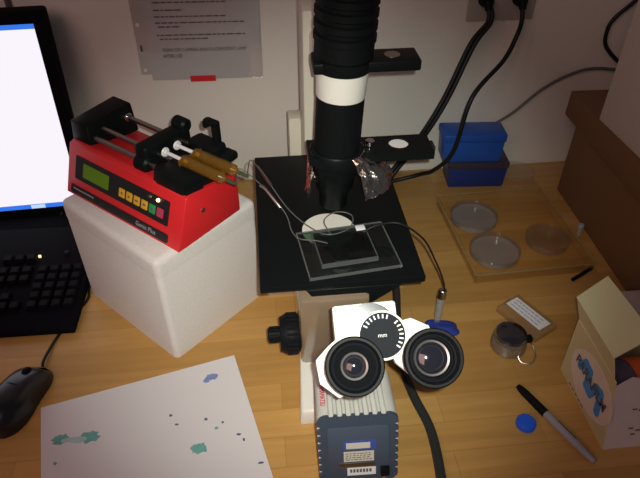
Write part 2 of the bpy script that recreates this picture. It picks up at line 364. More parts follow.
# flow device on the stage
dv = thing('flow_device', 'flat glass plate with a clear chip lying on the black microscope stage', 'glass plate', (.092, .557, .2192), 6.5)
MB().box((-.055, -.045, 0), (.055, .040, .002), .0004).build('glass_plate', M['glass'], dv)
fr = MB()
for a, b in (((-.056, -.0465, 0), (.056, -.0445, .003)), ((-.056, .040, 0), (.056, .0415, .003)), ((-.0565, -.0465, 0), (-.055, .0415, .003)), ((.055, -.0465, 0), (.0565, .0415, .003))): fr.box(a, b)
fr.build('plate_rim', M['glassedge'], dv)
MB().box((-.038, -.030, .002), (.030, .030, .008), .0006).build('chip', clear('dark_chip', (.34, .42, .39), .03, .01, .03), dv)
ce = MB()
for a, b in (((-.0385, -.031, .002), (.0305, -.0298, .0083)), ((-.0385, .0298, .002), (.0305, .031, .0083)), ((-.0387, -.031, .002), (-.0375, .031, .0083)), ((.0297, -.031, .002), (.0309, .031, .0083))): ce.box(a, b)
ce.build('chip_edge', M['glassedge'], dv)
MB().box((.018, .022, .008), (.030, .032, .0095), .0008).build('outlet_port', M['whitep'], dv)

# camera on the front port
ca = thing('microscope_camera', 'grey finned camera with a slate blue back panel under the left eyepiece', 'camera')
PC = Vector((.0798, .3555, .102)); tilt = R(12.5); yaw = R(-3)
cx = Vector((math.cos(yaw), math.sin(yaw), .035)).normalized(); cn = Vector((math.sin(yaw) * -1 * -1, -math.cos(tilt), math.sin(tilt))).normalized()
cn = (cn - cx * cn.dot(cx)).normalized(); cy = cn.cross(cx)
CF = Matrix((cx, cy, cn)).transposed().to_4x4(); CF.translation = PC         # x right, y up the panel, z to the observer
ca.location = PC; CL = Matrix.Translation(-PC) @ CF
hw, hh, L = .0440, .0490, .075
def ribbed():
    P = []
    nf = 7; r = .011
    for (x0, y0, x1, y1, cxx, cyy, a) in ((-hw + r, hh, hw - r, hh, hw - r, hh - r, 90), (hw, hh - r, hw, -hh + r, hw - r, -hh + r, 0), (hw - r, -hh, -hw + r, -hh, -hw + r, -hh + r, -90), (-hw, -hh + r, -hw, hh - r, -hw + r, hh - r, 180)):
        dx, dy = x1 - x0, y1 - y0; nx, ny = -dy, dx; ln = math.hypot(dx, dy); nx, ny = -nx / ln, -ny / ln   # outward guess, flipped inward below
        mx_, my_ = (x0 + x1) / 2, (y0 + y1) / 2
        if nx * mx_ + ny * my_ > 0: nx, ny = -nx, -ny
        d = .0036
        for k in range(nf):
            for f, g in ((.15, 0), (.30, 1), (.70, 1), (.85, 0)):
                u = (k + f) / nf; P.append((x0 + dx * u + nx * d * g, y0 + dy * u + ny * d * g))
        for k in range(6): P.append((cxx + r * math.cos(R(a - 18 * k)), cyy + r * math.sin(R(a - 18 * k))))
    return P
RB = ribbed()
MB().prism(rrect(-.034, -.036, .034, .034, .004), 0, .0012, CL, .0005).build('cover_plate', mat('slate_cover', (.058, .078, .118), .5), ca)
MB().prism(RB, -L, -.004, CL).build('finned_housing', M['fin'], ca, ang=25)
MB().prism([(x * 1.005, y * 1.005) for x, y in RB], -.004, 0, CL).build('back_panel', M['slate'], ca, ang=25)
MB().prism(ell(0, -.004, .021, .021), -.166, -L, CL).build('port_coupler', M['black'], ca)
text_part('HAMAMATSU', .0085, CL @ Matrix.Translation((-hw + .0075, hh + .0002, -.036)) @ Matrix.Rotation(R(-90), 4, 'X') @ Matrix.Rotation(R(90), 4, 'Z') @ Matrix.Rotation(R(180), 4, 'Z'), M['redprint'], ca, width=.72)
st = MB().box((-.0165, .0015, .001), (.0195, .0145, .0015), mx=CL).build('model_label', M['bsticker'], ca)
st2 = MB().box((-.0135, .0030, .0015), (.0130, .0115, .0017), mx=CL).build('text_field', M['sticker'], st)
lab = MB().box((-.0165, -.0165, .001), (.0170, -.0015, .0015), mx=CL).build('serial_label', M['sticker'], ca)
ln = MB()
for r_ in range(4):
    x = -.0145
    while x < .013:
        w = random.uniform(.002, .005); ln.box((x, -.0045 - r_ * .003 - .0005, .0015), (min(x + w, .0155), -.0045 - r_ * .003 + .0005, .0017), mx=CL); x += w + .0012
ln.build('printed_lines', M['print'], lab)
MB().box((-.022, -.0245, .001), (.018, -.0180, .0025), .0005, mx=CL).build('connector_plate', M['steel'], ca)
lb2 = MB().box((-.0130, -.0380, .001), (.0190, -.0262, .0015), mx=CL).build('white_label', M['whitep'], ca)
ln = MB()
for k in range(7): ln.box((-.010 + k * .0036, -.0335, .0015), (-.0075 + k * .0036, -.0285, .0017), mx=CL)
ln.build('printed_line', M['print'], lb2)
MB().box((.024, -.038, 0), (.034, -.026, .006), .001, mx=CL).build('connector', M['black'], ca)

# ------------------------------------------------------------------ foam box and syringe pump
ang45 = math.degrees(math.atan2(-.155, .150))
fx = thing('foam_box', 'white polystyrene foam box with a lid under the red syringe pump', 'foam box', (-.300, .748, 0), ang45)
MB().box((-.001, -.003, 0), (.219, .179, .1655), .0085, 4, flatbase=True).build('box_body', M['foam'], fx)
MB().box((-.0018, -.0038, .160), (.2198, .1798, .190), .0095, 4, flatbase=True).build('lid', M['foam'], fx)
MB().box((.047, -.0006, .085), (.084, .002, .132), .0003).build('worn_patch', mat('worn_foam', (.55, .50, .48), .8, noise=(260, .1)), fx)

pp = thing('syringe_pump', 'red syringe pump with a green display sitting on the foam box', 'syringe pump', (-.296, .766, .190), -42.4)
PW = .238
side = [(0, 0), (.118, 0), (.118, .060), (.034, .073), (.026, .071)]
PX = frame((0, 0, 0), (0, 1, 0), (0, 0, 1))                     # outline (y,z) extruded along x
MB().prism(side, 0, PW, PX, .0015).build('housing', M['red'], pp)
fn = Vector((0, -.071, .026)).normalized()                      # front face normal
FA = Matrix((Vector((1, 0, 0)), Vector((0, .026, .071)).normalized(), fn)).transposed().to_4x4()   # x right, y up the face
cp = MB().prism(rrect(.018, .027, .212, .062, .002), 0, .0008, FA).build('control_panel', M['panel'], pp)
MB().prism(rrect(.036, .034, .092, .055, .001), .0008, .0013, FA).build('display', M['lcd'], cp)
for k in range(6):
    x = .115 + k * .0152; m_ = M['yellow'] if k < 4 else (M['green'] if k == 4 else M['pink'])
    b_ = MB().prism(rrect(x, .0350, x + .0118, .0475, .001), .0008, .0020, FA, .0003).build('button', m_, pp)
    sg = MB()
    if k in (0, 1): sg.prism([(x + .004, .0385), (x + .008, .0412), (x + .004, .044)] if k else [(x + .008, .0385), (x + .004, .0412), (x + .008, .044)], .0020, .0022, FA)
    elif k in (2, 3): sg.prism(rrect(x + .003, .040, x + .009, .0425, .0004), .0020, .0022, FA)
    else: sg.prism(ell(x + .0059, .0412, .0025, .0025, 16), .0020, .0022, FA)
    sg.build('key_symbol', M['print'], b_)
MB().lathe([(0, .0008), (.0028, .0008), (.0022, .003), (0, .0035)], 16, FA @ Matrix.Translation((.175, .0565, 0))).build('indicator_light', M['steel'], pp)
MB().lathe([(0, .0008), (.0024, .0008), (.0020, .003), (0, .0035)], 16, FA @ Matrix.Translation((.191, .0570, 0))).build('indicator_light', M['led'], pp)
st = MB().prism(rrect(.010, .0035, .215, .0165, .003), 0, .0006, FA).build('name_strip', M['panel'], pp)
text_part('Genie Plus', .0092, FA @ Matrix.Translation((.172, .0098, .0007)), M['barrel'], st)
tl = MB()
for k in range(9): tl.box((.016 + k * .0052, .0105, .0006), (.0200 + k * .0052, .0125, .0008), mx=FA)
tl.build('small_print', M['barrel'], st)
MB().cyl((PW, .050, .040), (PW + .0015, .050, .040), .0035, n=16).build('side_screw', M['steel'], pp)
MB().hexa([(-.002, .033, .062), (.040, .033, .062), (.040, .118, .062), (-.002, .118, .062), (-.006, .040, .098), (.030, .040, .098), (.033, .118, .105), (-.006, .118, .105)], .002).build('end_block', M['black'], pp)
MB().cyl((.034, .105, .088), (.20, .105, .088), .0038, n=16).build('guide_rod', M['steel'], pp)
MB().cyl((.036, .062, .088), (.19, .062, .088), .0034, n=16).build('guide_rod', M['steel'], pp)
MB().cyl((.038, .046, .080), (.19, .046, .080), .0042, n=16).build('lead_screw', M['steel'], pp)
MB().cyl((.030, .105, .088), (.040, .105, .088), .0065, n=18, bev=.001).build('rod_collar', M['chrome'], pp)
pb = MB().box((.130, .040, .068), (.153, .122, .106), .005, 3); pb.cyl((.129, .116, .106), (.154, .116, .106), .010, n=20, bev=.003); pb.cyl((.129, .046, .078), (.154, .046, .078), .013, n=20, bev=.003)
pb.build('pusher_block', M['black'], pp)
sh = MB().box((.178, .028, .062), (.232, .118, .092), .004)
sh.hexa([(.172, .026, .060), (.205, .026, .060), (.205, .05, .060), (.172, .05, .060), (.172, .036, .090), (.205, .036, .090), (.205, .05, .090), (.172, .05, .090)], .002)
sh.box((.212, .030, .060), (.236, .060, .078), .003); sh.box((.176, .092, .086), (.226, .118, .106), .005); sh.box((.222, .095, .086), (.244, .12, .098), .004)
sh.build('syringe_holder', M['black'], pp)
hk = MB().box((.210, .106, .096), (.219, .117, .135), .003); hk.box((.196, .106, .127), (.219, .117, .1355), .003); hk.box((.194, .106, .121), (.201, .117, .132), .003)
hk.build('clamp_hook', M['black'], pp)

PUMP = Matrix.Translation((-.296, .766, .190)) @ Matrix.Rotation(R(-42.4), 4, 'Z')
def syringe(y, label):
    t = thing('glass_syringe', label, 'syringe', PUMP @ Vector((.185, y, .1000)), -42.4, 'two syringes on the pump')
    b = MB(); b.lathe([(0, .022), (.0076, .022), (.0076, .088), (.0025, .094), (.0025, .098), (0, .098)], 20, frame((0, 0, 0), (0, 1, 0), (0, 0, 1)))
    b.box((.021, -.010, -.004), (.0235, .010, .004), .001)
    b.build('barrel', M['amber'], t)
    p = MB(); p.cyl((-.0145, 0, 0), (-.0115, 0, 0), .0065, n=20, bev=.001); p.cyl((-.0115, 0, 0), (.026, 0, 0), .0026, n=12); p.build('plunger', M['whitep'], t)
    MB().cyl((.097, 0, 0), (.112, 0, 0), .0030, .0020, n=14).build('needle_hub', mat('dark_green_hub', (.05, .07, .03), .4), t)
    return t
syringe(.058, 'front amber syringe with a white plunger, nearer the buttons of the red pump')
syringe(.079, 'rear amber syringe with a white plunger, beside the clamp hook of the red pump')

ST = .218
def line(name, pts, r, m, label, cat, group=None):
    return tag(MB().tube(pts, r).build(name, m), label, cat, group)
pA = PUMP @ Vector((.296, .058, .1000)); pB = PUMP @ Vector((.296, .079, .1000))
t1 = thing('inlet_tubing', 'clear thin tubing from the front syringe to the glass chip on the stage', 'tubing', pA, 0, 'two tubings from pump to stage')
def rel(o, pts): return [Vector(p) - Vector(o) for p in pts]
MB().tube(rel(pA, [pA, (-.035, .668, .274), (-.004, .637, .262), (.020, .610, .240), (.026, .585, .231), (.035, .570, .230), (.055, .563, .231), (.068, .560, .2285)]), .0008).build('tube', M['tubing'], t1)
MB().tube(rel(pA, [(-.010, .642, .2638), (-.004, .637, .262), (.008, .6225, .252), (.014, .616, .2455)]), .0019).build('metal_sleeve', M['steel'], t1)
t2 = thing('inlet_tubing', 'clear thin tubing from the rear syringe looping over the round white disc on the stage', 'tubing', pB, 0, 'two tubings from pump to stage')
MB().tube(rel(pB, [pB, (-.020, .690, .272), (.000, .655, .262), (.022, .620, .243), (.045, .592, .234), (.070, .572, .232), (.098, .580, .234), (.104, .603, .236), (.085, .612, .236), (.068, .598, .234), (.074, .575, .2295)]), .0008).build('tube', M['tubing'], t2)
MB().tube(rel(pB, [(-.012, .678, .2688), (-.002, .659, .2630), (.004, .647, .259)]), .0019).build('metal_sleeve', M['steel'], t2)
line('outlet_tubing', [(.115, .575, .2295), (.13, .578, .236), (.158, .570, .244), (.190, .566, .220), (.215, .580, .170), (.238, .600, .115), (.249, .612, .080)], .0013, M['cable'], 'thin dark outlet tubing arching from the glass chip to the waste tube', 'tubing')

wt = thing('waste_tube', 'clear upright tube with a metal fitting, behind the right eyepiece', 'tube', (.246, .612, .020))
MB().lathe([(0, -.006), (.0045, -.006), (.0062, .006), (.0062, .048), (.0054, .048), (.0054, .004), (0, .0)], 24).build('tube_wall', M['haze'], wt)
MB().cyl((0, 0, .044), (.001, 0, .060), .0068, .0058, n=20, bev=.001).build('fitting', M['steel'], wt)
bp = bmesh.new(); bmesh.ops.create_icosphere(bp, subdivisions=4, radius=1)
rr = random.Random(5); ph = [rr.uniform(0, 6) for _ in range(6)]
for v in bp.verts:
    k = 1 + .10 * math.sin(4 * v.co.x + ph[0]) + .08 * math.sin(6 * v.co.y + ph[1]) + .06 * math.sin(9 * v.co.z + ph[2] + 3 * v.co.x)
    v.co = Vector((v.co.x * .026 * k, v.co.y * .018 * k, max(-.0, v.co.z) * .015 * k))
pm = MB(); pm._add(bp, Matrix.Translation((.250, .604, 0))); tag(pm.build('putty_lump', mat('blue_putty', (.02, .045, .30), .55)), 'lump of dark blue putty holding the clear upright tube on the bench', 'putty')

# ------------------------------------------------------------------ cables on bench and wall
line('thick_cable', [(.200, .80, .0065), (.201, .711, .0065), (.188, .632, .0065), (.176, .55, .0065), (.180, .49, .0065), (.190, .440, .0065), (.191, .405, .0065), (.187, .360, .0065), (.18, .31, .0065)], .0065, M['tcable'], 'thick dark cable running forward on the bench beside the microscope', 'cable')
op = thing('wall_outlet', 'grey metal power outlet plate on the wall above the blue boxes', 'outlet', (.4385, WY, .365))
MB().box((-.062, -.005, -.052), (.062, 0, .052), .0015).build('cover_plate', M['plate'], op)
def plug_cable(px, pz, pts, label, n=1):
    t = thing('power_cord', label, 'power cord', (px, WY - .005, pz), 0, 'cords plugged into the outlet')
    b = MB(); b.cyl((0, 0, 0), (0, -.020, 0), .013, .011, n=18, bev=.002); b.cyl((0, -.018, 0), (0, -.026, -.012), .008, .006, n=14); b.build('plug', M['rubber'], t)
    o = Vector((px, WY - .005, pz))
    for k in range(n):
        MB().tube(rel(o, [o + Vector((.004 * k, -.022, -.006)), o + Vector((.006 * k, -.032, -.03))] + [Vector(p) + Vector((.006 * k - .003 * (n - 1), -.005 * k, 0)) for p in pts]), .0042).build('cord', M['cable'], t)
plug_cable(.405, .352, [(.385, 1.03, .28), (.345, 1.01, .19), (.310, 1.00, .125), (.280, 1.005, .07), (.25, 1.00, .03), (.22, .96, .0045)], 'doubled black power cord from the left socket of the wall outlet', 2)
plug_cable(.467, .352, [(.462, 1.02, .295), (.437, .998, .260), (.372, .950, .215), (.350, .940, .112), (.325, .962, .058), (.310, .990, .032), (.285, 1.00, .018), (.248, 1.00, .010), (.20, .99, .0045), (.16, .97, .0045)], 'single black power cord from the right socket, passing in front of the blue boxes')
line('grey_cord', [(.455, 1.045, .10), (.500, 1.05, .125), (.555, 1.053, .175), (.610, 1.053, .205), (.66, 1.053, .212), (.74, 1.05, .20)], .0028, M['gcable'], 'thin grey cord climbing the wall from the blue boxes to the brown box', 'cord')
line('hanging_cord', [(.715, 1.055, .42), (.70, 1.054, .355), (.660, 1.054, .31), (.652, 1.054, .285), (.66, 1.054, .255), (.70, 1.054, .22), (.74, 1.05, .20)], .0038, M['cable'], 'black cord hanging in a curve on the wall above the brown cardboard box', 'cord')
line('monitor_cord', [(-.405, 1.056, .50), (-.405, 1.056, .40), (-.408, 1.056, .25), (-.41, 1.05, .05)], .0045, M['gcable'], 'grey cord hanging down the wall behind the monitor', 'cord')

# ------------------------------------------------------------------ notice in a plastic sleeve
nt_ = thing('notice_sheet', 'printed notice in a clear punched sleeve taped to the wall', 'notice', (-.098, WY, .224), 1.0)
nt_.rotation_euler = (0, R(.8), 0)
MB().box((-.098, -.0012, .004), (.100, -.0004, .285)).build('paper', M['paper'], nt_)
slv = MB().box((-.116, -.0022, .012), (-.098, -.0006, .285)); slv.box((-.098, -.0022, 0), (.103, -.0014, .285)); slv = slv.build('plastic_sleeve', M['sleeve'], nt_)
ho = MB()
for z_ in (.020, .102): ho.cyl((-.108, -.0024, z_), (-.108, -.0022, z_), .0034, n=16)
ho.build('punched_hole', M['paper'], slv)
MB().box((-.1105, -.0026, .055), (-.107, -.0022, .066)).build('sleeve_slot', M['gcable'], slv)
ln = MB(); rd = random.Random(11)
for z_, x1 in ((.152, -.062), (.139, .045), (.126, -.028), (.115, .045), (.1045, .075), (.0975, -.035), (.083, .075), (.076, .010)):
    x = -.078 if z_ not in (.0975, .076) else -.074
    while x < x1:
        w = rd.uniform(.004, .013); ln.box((x, -.0026, z_ - .0011), (min(x + w, x1), -.0023, z_ + .0011)); x += w + .0022
ln.build('printed_lines', M['print'], nt_)
NF = Matrix.Rotation(R(90), 4, 'X')
text_part('TURN OFF CAMERA AND FLUORESCENT LAMP', .0088, Matrix.Translation((-.073, -.0026, .0560)) @ NF, M['print'], nt_, width=.80, align='LEFT')
text_part('AFTER USE', .0088, Matrix.Translation((-.073, -.0026, .0450)) @ NF, M['print'], nt_, width=.80, align='LEFT')
MB().box((-.030, -.0034, -.004), (.016, -.0023, .007)).build('red_tape', M['tape'], nt_)

# ------------------------------------------------------------------ monitor, keyboard, mouse, stained paper
mo = thing('computer_monitor', 'black computer monitor with a bright white screen at the left edge', 'monitor', (-.54, .942, 0), 3)
tb = R(6.5); MX = Matrix.Translation((0, 0, .002)) @ Matrix.Rotation(-tb, 4, 'X')
MB().box((-.205, .004, 0), (.2080, .035, .380), .005, mx=MX).build('housing', M['plastic'], mo)
bz = MB()
for a, b in (((-.205, -.002, 0), (.208, .006, .030)), ((-.205, -.002, .359), (.208, .006, .380)), ((-.205, -.002, .028), (-.187, .006, .361)), ((.190, -.002, .028), (.208, .006, .361))): bz.box(a, b, .0015, mx=MX)
bz.build('bezel', M['plastic'], mo)
sc_ = MB().box((-.188, .001, .029), (.191, .004, .360), mx=MX).build('screen', M['scr'], mo)
MB().box((-.188, .0004, .351), (.191, .001, .360), mx=MX).build('title_bar', M['scrb'], sc_)
tbx = MB().box((-.188, .0004, .029), (.191, .001, .0385), mx=MX).build('task_bar', M['scrb'], sc_)
MB().box((.10, .0001, .030), (.125, .0004, .0375), mx=MX).build('task_button', M['scrl'], sc_)
for x in (.150, .164, .178): MB().cyl(MX @ Vector((x, -.002, .016)), MX @ Vector((x, -.0035, .016)), .003, n=14).build('button', M['steel'], mo)
MB().box((-.16, -.040, 0), (.20, .095, .016), .006).build('stand_base', M['plastic'], mo)
MB().box((-.05, .035, .010), (.05, .06, .20), .006).build('stand_neck', M['plastic'], mo)

kb = thing('computer_keyboard', 'black keyboard with a number pad lying in front of the monitor', 'keyboard', (-.308, .654, 0), -1.0)
kb.rotation_euler = (0, 0, R(-.8))
MB().hexa([(-.455, 0, .002), (0, 0, .002), (0, .240, .002), (-.455, .240, .002), (-.455, .003, .014), (-.002, .003, .014), (-.002, .238, .030), (-.455, .238, .030)], .003).build('case', M['plastic'], kb)
key = bmesh.new(); bmesh.ops.create_cube(key, size=1)
for v in key.verts:
    f = .76 if v.co.z > 0 else 1; v.co = Vector((v.co.x * .0175 * f, v.co.y * .0175 * f, v.co.z * .008))
bmesh.ops.bevel(key, geom=key.edges[:], offset=.0012, segments=2, affect='EDGES')
km = MB(); km._add(key); k0 = km.build('key', mat('key_plastic', (.005, .005, .007), .6, spec=.10), kb)
first = True
kz_ = lambda y: .014 + (y / .22) * .016 + .003
cols = [-.0170 - .019 * c for c in range(4)] + [-.100 - .019 * c for c in range(3)] + [-.164 - .019 * c for c in range(5)]
for ri in range(6):
    y = .050 + .0192 * ri + (.010 if ri == 5 else 0)
    for ci, x in enumerate(cols):
        if ci in range(4, 7) and ri in (2,): continue
        if ci in (4, 6) and ri == 1: continue
        if ri == 5 and ci < 4: continue
        o = k0 if first else k0.copy()
        if not first: C.objects.link(o)
        first = False; o.parent = kb; o.location = (x, y, kz_(y)); o.rotation_euler = (math.atan2(.016, .22), 0, 0)
MB().box((-.090, .158, kz_(.16) - .003), (-.086, .161, kz_(.16) + .001)).build('number_lock_light', M['kled'], kb)
for x in (-.045, -.018): MB().cyl((x, .166, kz_(.166) - .004), (x, .166, kz_(.166) + .001), .004, n=14).build('media_button', M['dkgrey'], kb)

mu = thing('computer_mouse', 'black wired mouse beside the stained white paper', 'mouse', (-.361, .537, 0), -20)
def mouse_shell(x0=-1, x1=1, scale=1.):
    b = bmesh.new(); nu, nv = 28, 20; g = []
    for i in range(nu + 1):
        u = -1 + 2 * i / nu; yy = u * .060
        wv = .032 * (max(0, 1 - abs(u) ** 3.2)) ** .45 * (1 - .07 * u - .10 * math.exp(-((u - .15) / .4) ** 2))
        hv = .037 * (max(0, 1 - abs(u + .10) ** 2.6 if abs(u + .10) < 1 else 0)) ** .55 * (1 - .18 * u) if abs(u) < 1 else 0
        row = []
        for j in range(nv + 1):
            a = math.pi * j / nv
            row.append(b.verts.new((wv * math.copysign(abs(math.cos(a)) ** .75, math.cos(a)), yy, max(.001, hv * math.sin(a) ** .75 if math.sin(a) > 0 else .001))))
        g.append(row)
    for i in range(nu):
        for j in range(nv): b.faces.new((g[i][j], g[i][j + 1], g[i + 1][j + 1], g[i + 1][j]))
    for i in range(nu): b.faces.new((g[i][0], g[i + 1][0], g[i + 1][nv], g[i][nv]))
    bmesh.ops.remove_doubles(b, verts=b.verts, dist=1e-5)
    m = MB(); m._add(b); return m
mouse_shell().build('shell', mat('mouse_plastic', (.010, .010, .016), .30), mu, ang=60)
MB().cyl((-.003, .030, .0255), (.003, .030, .0255), .0085, n=20, bev=.001).build('scroll_wheel', M['rubber'], mu)
MB().tube([(-.0225, .006, .0225), (-.012, .004, .0335), (0, .003, .0368), (.012, .004, .0335), (.0225, .006, .0225)], .0007, 6).build('button_seam', M['dkgrey'], mu)
mp_ = Vector((-.361, .537, 0)) + Matrix.Rotation(R(-20), 3, 'Z') @ Vector((0, .058, .006))
line('mouse_cable', [mp_, (-.342, .605, .006), (-.336, .645, .0025), (-.320, .690, .0025), (-.304, .728, .0025), (-.306, .76, .0025), (-.290, .80, .0025), (-.28, .87, .0025), (-.30, .93, .0025)], .0022, M['cable'], 'thin black mouse cable running back past the foam box corner', 'cable')

A_, B_, C_ = Vector((-.3285, .523, 0)), Vector((-.0605, .589, 0)), Vector((-.018, .399, 0))
ex = (B_ - A_).normalized(); ang = math.degrees(math.atan2(ex.y, ex.x))
pa = thing('stained_paper', 'white sheet of paper with teal ink stains lying in front of the foam box', 'paper', A_, ang)
MB().box((0, -.215, .0002), (.270, 0, .0008)).build('sheet', M['paper'], pa)
PAI = (Matrix.Translation(A_) @ Matrix.Rotation(R(ang), 4, 'Z')).inverted()
def stain(name, poly, m):
    MB().prism([tuple((PAI @ Vector((x, y, 0)))[:2]) for x, y in poly], .0008, .0010 + .00004 * len(pa.children)).build(name, m, pa, smooth=False)
STAINS = [  # world centre x, y, radii, edge seed, ink
    ((-.291, .470), .010, .0085, 1, 'teal'), ((-.253, .470), .011, .009, 2, 'teal'), ((-.272, .468), .017, .0045, 3, 'paleteal'), ((-.290, .436), .002, .0025, 15, 'teal'),
    ((-.110, .4385), .010, .008, 4, 'teal'), ((-.0985, .551), .0085, .0055, 5, 'blueink'), ((-.1055, .545), .005, .0035, 8, 'blueink'),
    ((-.151, .492), .0022, .0018, 6, 'darkink'), ((-.142, .477), .0028, .0014, 7, 'darkink'), ((-.1035, .481), .0024, .0022, 9, 'darkink'), ((-.081, .474), .0016, .0016, 10, 'darkink'),
    ((-.0595, .4535), .0032, .0014, 12, 'darkink'), ((-.089, .466), .0026, .0022, 13, 'teal'), ((-.053, .445), .0016, .0022, 14, 'darkink'), ((-.032, .410), .004, .0012, 16, 'darkink')]
for (x, y), a, b, sd, ink in STAINS:
    stain('ink_stain' if ink == 'teal' else 'ink_spot', ell(x, y, a, b, 18 if a > .004 else 10, .28, sd), M[ink])

# ------------------------------------------------------------------ right side: tip boxes, tray, dishes
def tip_box(z0, h, w, d, x, y, rz, body, lidm, label):
    t = thing('tip_box', label, 'box', (x, y, z0), rz, 'two blue boxes by the wall')
    MB().box((-w / 2, 0, 0), (w / 2, d, h * .72), .003, taper=.05).build('tray', body, t)
    MB().box((-w / 2 - .002, -.002, h * .72), (w / 2 + .002, d + .002, h), .004).build('lid', lidm, t)
tip_box(0, .060, .118, .060, .422, .976, -4, M['dblue'], clear('smoky_lid', (.45, .42, .55), .06, .35, .1, (.12, .10, .16)), 'lower dark blue box with a smoky lid, standing on the bench')
tip_box(.060, .062, .120, .052, .4045, .978, -4, M['blue'], M['blue'], 'upper bright blue box stacked on the darker blue box')
rg = MB().lathe([(.036, 0), (.0375, 0), (.0375, .010), (.036, .010)], 40); rg.lathe([(0, .009), (.0365, .009), (.0365, .0098), (0, .0098)], 40)
rg = rg.build('dish_lid', M['dish']); rg.location = (.522, 1.015, 0); tag(rg, 'clear round dish lid lying right of the lower blue box', 'lid')

tr = thing('plastic_tray', 'large clear square plastic tray holding three round dishes', 'tray', (.4365, .818, 0), 2.0)
a, b = .105, .114
MB().box((-a, -b, 0), (a, b, .0018), .0004).build('tray_floor', M['clear'], tr)
wl = MB()
for p, q in (((-a, -b, .0018), (a, -b + .002, .020)), ((-a, b - .002, .0018), (a, b, .020)), ((-a, -b, .0018), (-a + .002, b, .020)), ((a - .002, -b, .0018), (a, b, .020))): wl.box(p, q)
wl.build('tray_wall', M['clear'], tr)
rm = MB()
for p, q in (((-a - .003, -b - .003, .018), (a + .003, -b + .001, .0205)), ((-a - .003, b - .001, .018), (a + .003, b + .003, .0205)), ((-a - .003, -b, .018), (-a + .001, b, .0205)), ((a - .001, -b, .018), (a + .003, b, .0205))): rm.box(p, q, .0008)
rm.build('tray_rim', M['edge'], tr)
for x, y, r, fill, lb in ((.384, .868, .0445, True, 'hazy round dish near the back left corner of the clear tray'), (.391, .768, .0445, True, 'hazy round dish near the front left corner of the clear tray'), (.496, .789, .0390, False, 'empty clear round dish on the right side of the tray')):
    t = thing('petri_dish', lb, 'petri dish', (x, y, .0018), 0, 'round dishes in the clear tray')
    MB().lathe([(0, 0), (r - .002, 0), (r - .002, .012), (r - .003, .012), (r - .003, .001), (0, .001)], 48).build('dish_base', M['dish'], t)
    MB().lathe([(r, .003), (r, .0145), (0, .0145), (0, .0138), (r - .001, .0138), (r - .001, .003)], 48).build('dish_cover', M['dish'], t)
    MB().lathe([(r - .0014, .0138), (r + .0006, .0138), (r + .0006, .0152), (r - .0014, .0152), (r - .0014, .0138)], 48).build('cover_rim', M['dish'], t)
    if fill: MB().lathe([(0, .001), (r - .0032, .001), (r - .0032, .008), (0, .008)], 48).build('agar', M['haze'], t)

# ------------------------------------------------------------------ cardboard box, white carton, papers
cb = thing('cardboard_box', 'brown lidded cardboard box at the right edge, against the tray', 'box', (.578, .654, 0), -1.5)
MB().box((0, 0, 0), (.30, .300, .150), .002).build('box_body', M['card'], cb)
MB().box((-.004, -.012, .146), (.306, .345, .195), .002).build('lid', M['card'], cb)
wc = thing('white_carton', 'pale carton standing on top of the brown cardboard box', 'carton', (.592, .600, .195), 2)
MB().box((0, 0.07, 0), (.25, .285, .30), .002).build('carton_body', M['carton'], wc)
vt = thing('small_vial', 'small clear blue vial wedged between the tray and the brown box', 'vial', (.560, .800, 0))
MB().lathe([(0, 0), (.0045, 0), (.0045, .022), (.0036, .024), (0, .024)], 18).build('vial_body', M['haze'], vt)
MB().cyl((0, 0, .024), (0, 0, .030), .0052, n=18, bev=.001).build('vial_cap', mat('pale_blue_cap', (.30, .42, .50), .5), vt)
tw = line('black_tweezers', [(.500, .688, .004), (.523, .700, .004), (.545, .713, .004)], .0032, M['rubber'], 'short black rod on the bench in front of the tray corner', 'rod')
for k, (dx, dz) in enumerate(((0, 0), (.006, .0022), (-.004, .0044))):
    tag(MB().box((.535 + dx, .53, .0002 + dz), (.74 + dx, .648 - dx * .5, .0022 + dz)).build('paper_sheet', M['pinkp']), ('lowest pale pink sheet in the stack behind the film dispenser carton', 'middle pale pink sheet in the stack behind the film dispenser carton', 'topmost pale pink sheet in the stack behind the film dispenser carton')[k], 'paper', 'pink sheets at the right edge')

# ------------------------------------------------------------------ film dispenser carton
pf_ = thing('film_dispenser_box', 'cream cardboard film dispenser with an oval blue logo and raised lid', 'dispenser box', (.405, .383, 0))
BW, BD, BH = .105, .130, .098
YZ = frame((0, 0, 0), (0, 1, 0), (0, 0, 1))
MB().prism([(0, 0), (BD, 0), (BD + .003, .101), (.029, .101)], 0, .0016, YZ).build('logo_panel', M['pbox'], pf_)
sd = MB().box((.0016, BD - .0016, 0), (BW, BD, BH)); sd.prism([(.002, 0), (BD - .0016, 0), (BD - .0016, BH), (.031, BH)], BW - .0016, BW, YZ); sd.box((.0016, .0018, 0), (BW - .0016, BD - .0016, .0016)); sd.build('carton_shell', M['pbox'], pf_)
FP = frame((0, 0, 0), (1, 0, 0), (0, .029, .101))
fe = MB(); fe.prism([(.0016, 0), (BW, 0), (BW, .088), (.062, .094), (.040, .106), (.022, .110), (.0016, .098)], -.0016, 0, FP)
fe = fe.build('front_panel', mat('white_card', (.66, .60, .58), .75), pf_)
ln = MB()
for x, z_ in ((.030, .060), (.038, .058), (.046, .050), (.030, .030), (.040, .026), (.034, .020)): ln.box((x, z_, 0), (x + .006, z_ + .0022, .0004), mx=FP)
ln.build('printed_marks', M['print'], fe)
